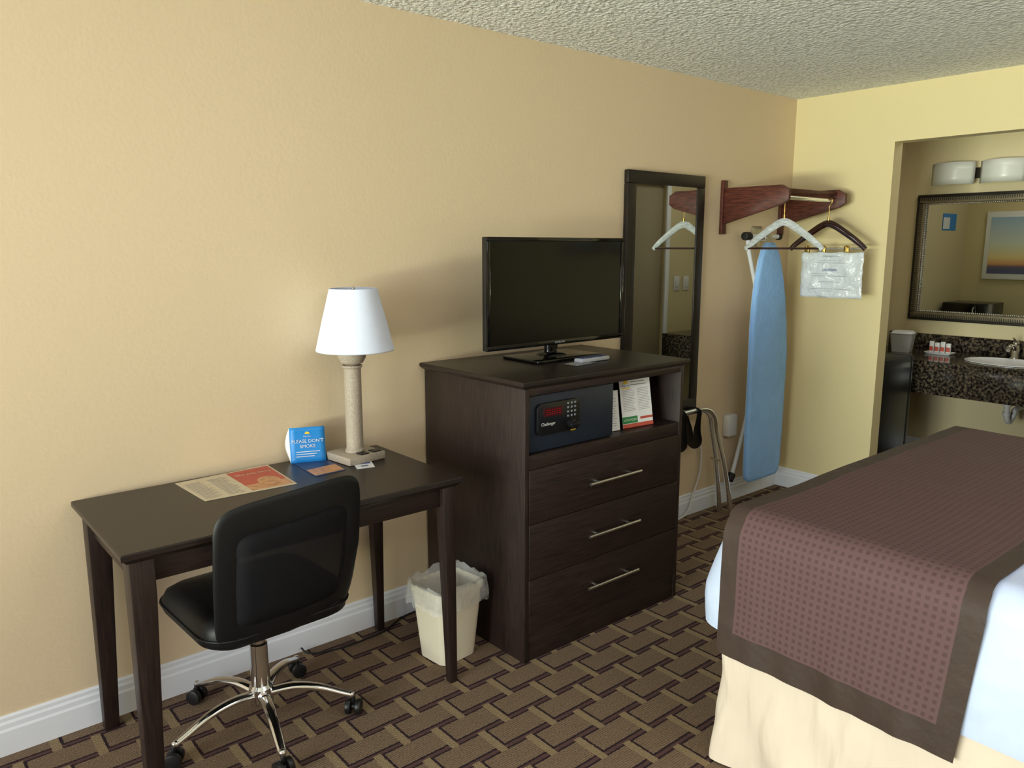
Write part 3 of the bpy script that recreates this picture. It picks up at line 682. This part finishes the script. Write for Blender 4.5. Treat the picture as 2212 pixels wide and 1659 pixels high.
# ------------------------------------------------------------------ bed
BX0, BX1, BY0, BY1, BZ = 1.84, 3.50, -.80, 1.270, .800
bd = root('bed', 'high double bed with cream gathered bed skirt', 'bed', ((BX0+BX1)/2, (BY0+BY1)/2, 0))
bcx, bcy = (BX0+BX1)/2, (BY0+BY1)/2; hx, hy = (BX1-BX0)/2, (BY1-BY0)/2
MB().box(BX0+.06, BX1-.06, BY0+.06, BY1-.06, .46, BZ-.035).build('mattress', SHEET, bd, .04, 3)
MB().box(BX0+.06, BX1-.06, BY0+.06, BY1-.06, .10, .455).build('box_spring', SKIRT, bd, .02)
m = MB(); rings = []
for i in range(18):
    f = i/17; z = .455*(1-f)+.006*f; r = []
    for j, (a, b) in enumerate(rrect(hx-.010, hy-.006, .06, 8, 140)):
        n1 = noise.noise(V((a*3.5, b*3.5, .3*f))); n2 = noise.noise(V((a*8+f*1.1, b*8+f*1.1, 3+.5*f))); n3 = noise.noise(V((a*17-f*1.5, b*17-f*1.5, 6+f)))
        nn = V((a/hx, b/hy, 0)).normalized()
        r.append(V((bcx+a, bcy+b, z))+nn*((f**.5)*(.034*n1+.044*n2+.026*n3)+.004*f))
    rings.append(r)
m.loft(rings, False, False); m.build('bed_skirt', SKIRT, bd, ang=80)
def tn(x, y): return .005*noise.noise(V((x*2.5, y*2.5, 0)))+.002*noise.noise(V((x*8, y*8, 4)))
m = MB(); rings = []; re_ = .085
prof = []
for i in range(8): prof.append((0, .432+(BZ-re_-.432)*i/7, i/7))
for i in range(1, 9): a = PI/2*i/8; prof.append((re_*(1-math.cos(a)), BZ-re_+re_*math.sin(a), 1))
for dlt in (.16, .25, .4, .6, .78): prof.append((dlt, BZ, 1))
for dd_, z, f in prof:
    r = []
    for a, b in rrect(hx-dd_, hy-dd_, max(.02, .10-dd_), 8, 50):
        nn = V((a/hx, b/hy, 0)).normalized(); wv = (1-f)
        n1 = noise.noise(V(((bcx+a)*3.5, (bcy+b)*3.5, z*2)))
        zz = z+(tn(bcx+a, bcy+b) if z > BZ-.02 else 0)+(.018*n1*wv if wv > .5 else 0)
        cor = max(0, 1-math.dist((a, b), (-hx, hy))/.35)
        r.append(V((bcx+a, bcy+b, zz))+nn*(.008*n1+.006*wv+.010*math.sin(PI*f))+V((-.35, 1, 0))*(.045*cor*min(1, wv*1.6)))
    rings.append(r)
m.loft(rings, False, True)
tag(m.build('white_bedspread', SHEET, None, ang=80), 'white bedspread tucked over the mattress under the brown runner', 'bedspread')
# runner
rn = root('bed_runner', 'mauve brown checked bed runner with dark brown border across the bed', 'bed runner', (2.67, .87, .40))
RY0, RY1 = .545, 1.222; g = .020; zt = BZ+.005
path = []
for i in range(15): path.append((BX0-g, .385+(zt-re_-.385)*i/14))
for i in range(1, 13): a = PI/2*i/12; path.append((BX0-g+re_*(1-math.cos(a)), zt-re_+re_*math.sin(a)))
xA, xB = BX0-g+re_, BX1+g-re_
for i in range(1, 80): path.append((xA+(xB-xA)*i/80, zt))
for i in range(13): a = PI/2*i/12; path.append((xB+re_*math.sin(a), zt-re_+re_*math.cos(a)))
for i in range(1, 15): path.append((BX1+g, zt-re_-(zt-re_-.385)*i/14))
ss = [0]
for p, q in zip(path, path[1:]): ss.append(ss[-1]+math.dist(p, q))
NY = 40; BW = .052
ys = [RY0, RY0+BW*.5, RY0+BW]+[RY0+BW+(RY1-RY0-2*BW)*k/NY for k in range(1, NY)]+[RY1-BW, RY1-BW*.5, RY1]
Pg = []
for i, (x, z) in enumerate(path):
    row = []
    for j, y in enumerate(ys):
        s_ = min(ss[i], ss[-1]-ss[i]); f = max(0, 1-s_/.33); sd = -1 if x < bcx else 1
        n1 = noise.noise(V((y*6, 1.3, s_*2))); n2 = noise.noise(V((y*14, 5.3, s_*5)))
        xx = x+sd*f*(.018*n1+.012*n2+.014)
        zz = z+(tn(x, y)+.0015 if z > zt-.02 else 0)+(.012*n1*max(0, 1-s_/.15))-.012*(1-(y-RY0)/(RY1-RY0))*max(0, 1-s_/.3)
        yy = y+.03*f*(y-1.2)/(-.65)
        if z > zt-.02: yy += .006*noise.noise(V((x*3, y, 9)))
        row.append(V((xx, yy, zz)))
    Pg.append(row)
sB = .055
def inner(i, j): return sB <= ss[i]+1e-4 and ss[i+1] <= ss[-1]-sB+1e-4 and RY0+BW-1e-4 <= ys[j] and ys[j+1] <= RY1-BW+1e-4
uvf = lambda i, j: (ss[i], ys[j])
MB().grid(Pg, inner, uvf).build('checked_panel', RUN, rn, ang=80)
MB().grid(Pg, lambda i, j: not inner(i, j), uvf).build('border_band', BORDER, rn, ang=80)
# ------------------------------------------------------------------ vanity alcove
VZ = .815; VX0, VX1, VY0, VY1 = 5.25, XA-.002, YA0+.005, YA-.003
vt = root('vanity_counter', 'brown granite vanity counter with backsplash and deep front apron', 'counter', (5.57, 1.83, .6))
sc_, sa_, sb_ = V((5.55, 1.70, 0)), .175, .235
m = MB(); n_ = 64; inn, outr = [], []
for k in range(n_):
    t = 2*PI*k/n_; dx, dy = math.cos(t), math.sin(t)
    inn.append((sc_.x+sa_*dx, sc_.y+sb_*dy))
    tx = ((VX1 if dx > 0 else VX0)-sc_.x)/dx if abs(dx) > 1e-6 else 1e9
    ty = ((VY1 if dy > 0 else VY0)-sc_.y)/dy if abs(dy) > 1e-6 else 1e9
    tt = min(tx, ty); outr.append((sc_.x+dx*tt, sc_.y+dy*tt))
for q in ((VX0, VY0), (VX0, VY1), (VX1, VY0), (VX1, VY1)):
    k = min(range(n_), key=lambda i: math.dist(outr[i], q)); outr[k] = q
m.loft([[V((*p, VZ-.03)) for p in inn], [V((*p, VZ)) for p in inn], [V((*p, VZ)) for p in outr], [V((*p, VZ-.03)) for p in outr]], False, False)
m.build('countertop', GRAN, vt)
MB().box(VX0, VX0+.022, VY0, VY1, .60, VZ-.0305).build('front_apron', GRAN, vt, .002)
MB().box(VX1-.022, VX1, VY0, VY1, VZ+.0005, .925).build('backsplash', GRAN, vt, .002)
sk = root('sink_basin', 'white oval sink basin set into the granite vanity counter', 'sink', (sc_.x, sc_.y, .68))
m = MB(); pr = [(1.05, VZ+.002), (1.05, VZ+.006), (1.0, VZ+.008), (.96, VZ+.002), (.93, VZ-.03), (.82, VZ-.09), (.5, VZ-.125), (.1, VZ-.13)]
m.loft([[V((sc_.x+sa_*r*math.cos(2*PI*k/48), sc_.y+sb_*r*math.sin(2*PI*k/48), z)) for k in range(48)] for r, z in pr], False, True)
m.build('bowl', PORC, sk, ang=60)
MB().lathe((sc_.x, sc_.y, VZ-.13), [(.022, 0), (.022, .004), (.012, .002)]).build('drain', CHROME, sk)
fc = root('faucet', 'chrome single lever faucet behind the white sink basin', 'faucet', (5.80, 1.74, VZ))
MB().lathe((5.80, 1.74, VZ), [(.028, .0005), (.028, .008), (.022, .014), (.021, .085), (.014, .095)]).tube(catmull([(5.80, 1.74, VZ+.05), (5.75, 1.74, VZ+.085), (5.69, 1.74, VZ+.085), (5.66, 1.74, VZ+.065)]), .013, 12).build('spout', CHROME, fc, ang=45)
MB().tube([(5.80, 1.74, VZ+.10), (5.775, 1.74, VZ+.125), (5.74, 1.74, VZ+.14)], .007, 10).sphere((5.80, 1.74, VZ+.098), .02).build('lever', CHROME, fc, ang=50)
pp = MB().tube(catmull([(5.60, 1.69, .68), (5.60, 1.69, .50), (5.605, 1.685, .445), (5.63, 1.68, .425), (5.66, 1.675, .445), (5.67, 1.67, .475), (5.70, 1.67, .495), (5.89, 1.67, .50)]), .018, 14).cyl((5.60, 1.69, .53), (5.60, 1.69, .555), .025).cyl((5.60, 1.69, .49), (5.60, 1.69, .47), .024)
tag(pp.build('drain_pipe', PIPE, ang=50), 'white curved drain pipe hanging below the vanity counter', 'pipe')
vm = root('vanity_mirror', 'wide vanity mirror in beaded bronze frame above the granite counter', 'mirror', (5.88, 1.85, 1.02))
vy0, vy1, vz0, vz1 = 1.14, 2.475, 1.022, 1.90
def fr(mb, ins, w, x0, x1):
    y0, y1, z0, z1 = vy0+ins, vy1-ins, vz0+ins, vz1-ins
    mb.box(x0, x1, y0, y1, z1-w, z1).box(x0, x1, y0, y1, z0, z0+w).box(x0, x1, y0, y0+w, z0+w, z1-w).box(x0, x1, y1-w, y1, z0+w, z1-w)
m = MB(); fr(m, 0, .018, XA-.032, XA-.001); m.build('outer_frame', DBRONZE, vm, .004)
m = MB(); fr(m, .018, .042, XA-.040, XA-.001); m.build('frame', BRONZE, vm, .006)
m = MB()
y = vy0+.015
while y < vy1-.01:
    for z in (vz0+.028, vz1-.028): m.box(XA-.043, XA-.038, y, y+.005, z-.016, z+.016)
    y += .0135
z = vz0+.05
while z < vz1-.05:
    for y in (vy0+.028, vy1-.028): m.box(XA-.043, XA-.038, y-.016, y+.016, z, z+.005)
    z += .0135
m.build('ribbing', DBRONZE, vm)
m = MB(); y = vy0+.06
while y < vy1-.06:
    for z in (vz0+.065, vz1-.065): m.sphere((XA-.03, y, z), .0058, sub=1)
    y += .0125
z = vz0+.065
while z < vz1-.06:
    for y in (vy0+.065, vy1-.065): m.sphere((XA-.03, y, z), .0058, sub=1)
    z += .0125
m.build('bead_trim', STEEL, vm, ang=60)
MB().box(XA-.014, XA-.004, vy0+.055, vy1-.055, vz0+.055, vz1-.055).build('mirror_glass', MIR, vm)
vl = root('vanity_light', 'bronze bar wall light with curved frosted glass shades above mirror', 'wall light', (5.85, 1.95, 2.0))
MB().box(XA-.03, XA-.001, 1.50, 2.36, 1.995, 2.065).build('back_plate', DBRONZE, vl, .004)
for yc in (2.235, 1.93, 1.625):
    m = MB(); m.grid([[V((XA-.155+.0+.075*(abs(a)/6)**2, yc-a*.135/6, z)) for a in range(-6, 7)] for z in (1.955, 2.0, 2.05, 2.10)])
    s_ = m.build('glass_shade', FROST, vl, solid=.006, ang=40)
    MB().cyl((XA-.03, yc, 2.03), (XA-.15, yc, 2.03), .01).build('arm', DBRONZE, s_)
ic = root('ice_bucket', 'square translucent plastic ice bucket on left end of vanity counter', 'ice bucket', (5.60, 2.38, VZ), .2)
MB().loft([bring(.055, .055, .001, .015), bring(.058, .058, .001, .015), bring(.072, .072, .125, .02), bring(.076, .076, .13, .02), bring(.068, .068, .13, .02), bring(.054, .054, .01, .015)]).build('bucket', ICE, ic, **L)
MB().loft([bring(.070, .070, .131, .02), bring(.062, .060, .145, .03)]).build('folded_liner', PAPER, ic, **L)
ty = root('amenity_tray', 'small white tray of toiletries on the granite counter', 'tray', (5.66, 2.15, VZ))
MB().loft([[V((5.66+a*s_, 2.15+b*s_, VZ+z)) for a, b in rrect(.055, .09, .015)] for s_, z in ((.85, .001), (1, .014), (.95, .014), (.82, .004))]).build('tray_body', PORC, ty)
for i in range(4):
    y = 2.205-i*.036
    t_ = root('toiletry_packet', ['white packet with red label at left end of amenity tray', 'white packet with red label second from left on amenity tray', 'white packet with red label third from left on amenity tray', 'white packet with red label at right end of amenity tray'][i], 'packet', (5.66, y, VZ+.005), 0, 'toiletry packets on the amenity tray')
    MB().box(5.65, 5.67, y-.014, y+.014, VZ+.0055, VZ+.085-.008*(i % 2)).build('packet', WPL, t_, .003)
    MB().box(5.648, 5.6505, y-.012, y+.012, VZ+.02, VZ+.05).build('red_label', REDP, t_)
ds = MB().box(5.19, 5.249, 2.17, 2.235, .715, .765).build('tissue_dispenser', WPL, None, .012)
tag(ds, 'small white dispenser fixed to the granite front near black fridge', 'dispenser')
fg = root('mini_fridge', 'black mini fridge standing just inside the alcove opening', 'fridge', (4.9, 2.35, 0))
MB().box(4.66, 5.09, 2.10, 2.58, .0, .86).build('cabinet', FRIDGE, fg, .006)
MB().box(5.092, 5.135, 2.10, 2.58, .03, .86).build('door', FRIDGE, fg, .008)
mw = root('microwave_oven', 'black microwave oven on top of the mini fridge', 'microwave', (4.9, 2.40, .862))
MB().box(4.70, 5.03, 2.24, 2.575, .861, 1.10).build('body', MICRO, mw, .005)
MB().box(5.031, 5.05, 2.32, 2.572, .874, 1.095).build('door', GLOSS, mw, .003)
MB().box(5.031, 5.046, 2.243, 2.317, .874, 1.095).build('control_panel', BLACKP, mw, .002)
MB().tube([(5.05, 2.335, .90), (5.07, 2.335, .91), (5.07, 2.335, 1.06), (5.05, 2.335, 1.07)], .006, 8).build('handle', STEEL, mw)
sp = root('framed_sunset_print', 'framed sunset picture on inner alcove wall seen in vanity mirror', 'picture', (4.65, 2.25, 1.3))
MB().box(XF+.101, XF+.125, 2.068, 2.445, 1.28, 1.82).build('frame', FRAMEW, sp, .003)
MB().box(XF+.1251, XF+.127, 2.100, 2.410, 1.325, 1.775).build('picture', SUN, sp)
bs = root('blue_notice', 'small blue notice card on left alcove wall seen in mirror', 'sign', (5.02, 2.59, 1.67))
MB().box(4.86, 5.12, YA-.004, YA-.001, 1.67, 1.80).build('card', BLUEC, bs)
MB().box(4.99, 5.115, YA-.006, YA-.0045, 1.68, 1.77).build('white_patch', PAPER, bs)
for x, nm in ((5.42, 'white light switch plate nearer the bathroom door'), (5.55, 'white light switch plate nearer the granite counter')):
    s_ = root('light_switch', nm, 'light switch', (x, YA0, 1.17), 0, 'switch plates in the alcove')
    MB().box(x-.037, x+.037, YA0+.001, YA0+.008, 1.17, 1.29).build('plate', WPL, s_, .002)
    MB().box(x-.015, x+.015, YA0+.008, YA0+.013, 1.195, 1.265).build('rocker', WPL, s_, .002)
for y0, y1, nm in ((.10, .50, 'dark framed print on room wall right of alcove, nearer the bed head'), (.60, 1.0, 'dark framed print on room wall beside the alcove opening')):
    f_ = root('framed_print', nm, 'picture', (XF-.01, (y0+y1)/2, 1.49), 0, 'framed prints on the right wall')
    MB().box(XF-.025, XF-.001, y0, y1, 1.49, 1.93).build('frame', MFRAME, f_, .003)
    MB().box(XF-.028, XF-.0255, y0+.04, y1-.04, 1.53, 1.89).build('print', FROST, f_)
# ------------------------------------------------------------------ light
def area(name, loc, tgt, sx, sy, e, col, spread=PI):
    l = bpy.data.lights.new(name, 'AREA'); l.shape = 'RECTANGLE'; l.size = sx; l.size_y = sy; l.energy = e; l.color = col; l.spread = spread
    o = bpy.data.objects.new(name, l); COL.objects.link(o); o.location = loc
    o.rotation_euler = (V(tgt)-V(loc)).to_track_quat('-Z', 'Y').to_euler(); return o
area('window_daylight', (XL-.15, .6, 1.40), (4.5, .85, 1.35), 2.7, 1.7, 84, (.90, .94, 1.0), 1.95)
area('lawn_bounce', (XL-.22, .6, .62), (4.2, 1.2, 2.75), 2.6, .6, 62, (.90, 1.0, .66), 1.2)
area('added_overhead_fill', (1.9, -.1, HC-.03), (2.1, .4, 0), 1.6, 1.0, 20, (.97, .98, 1.0))  # added fill with no known fixture: softens shadows and lifts the carpet
area('added_alcove_fill', (5.2, 1.75, HC-.03), (5.25, 1.75, 0), .5, .5, 3.5, (1.0, .96, .84))  # added fill to brighten the dark alcove, no such fixture seen
wd = bpy.data.worlds.new('world'); S.world = wd; wd.use_nodes = True
nt = wd.node_tree; bg = nt.nodes['Background']; sky = nt.nodes.new('ShaderNodeTexSky')
try: sky.sky_type = 'HOSEK_WILKIE'
except Exception: pass
nt.links.new(sky.outputs[0], bg.inputs[0]); bg.inputs[1].default_value = .8
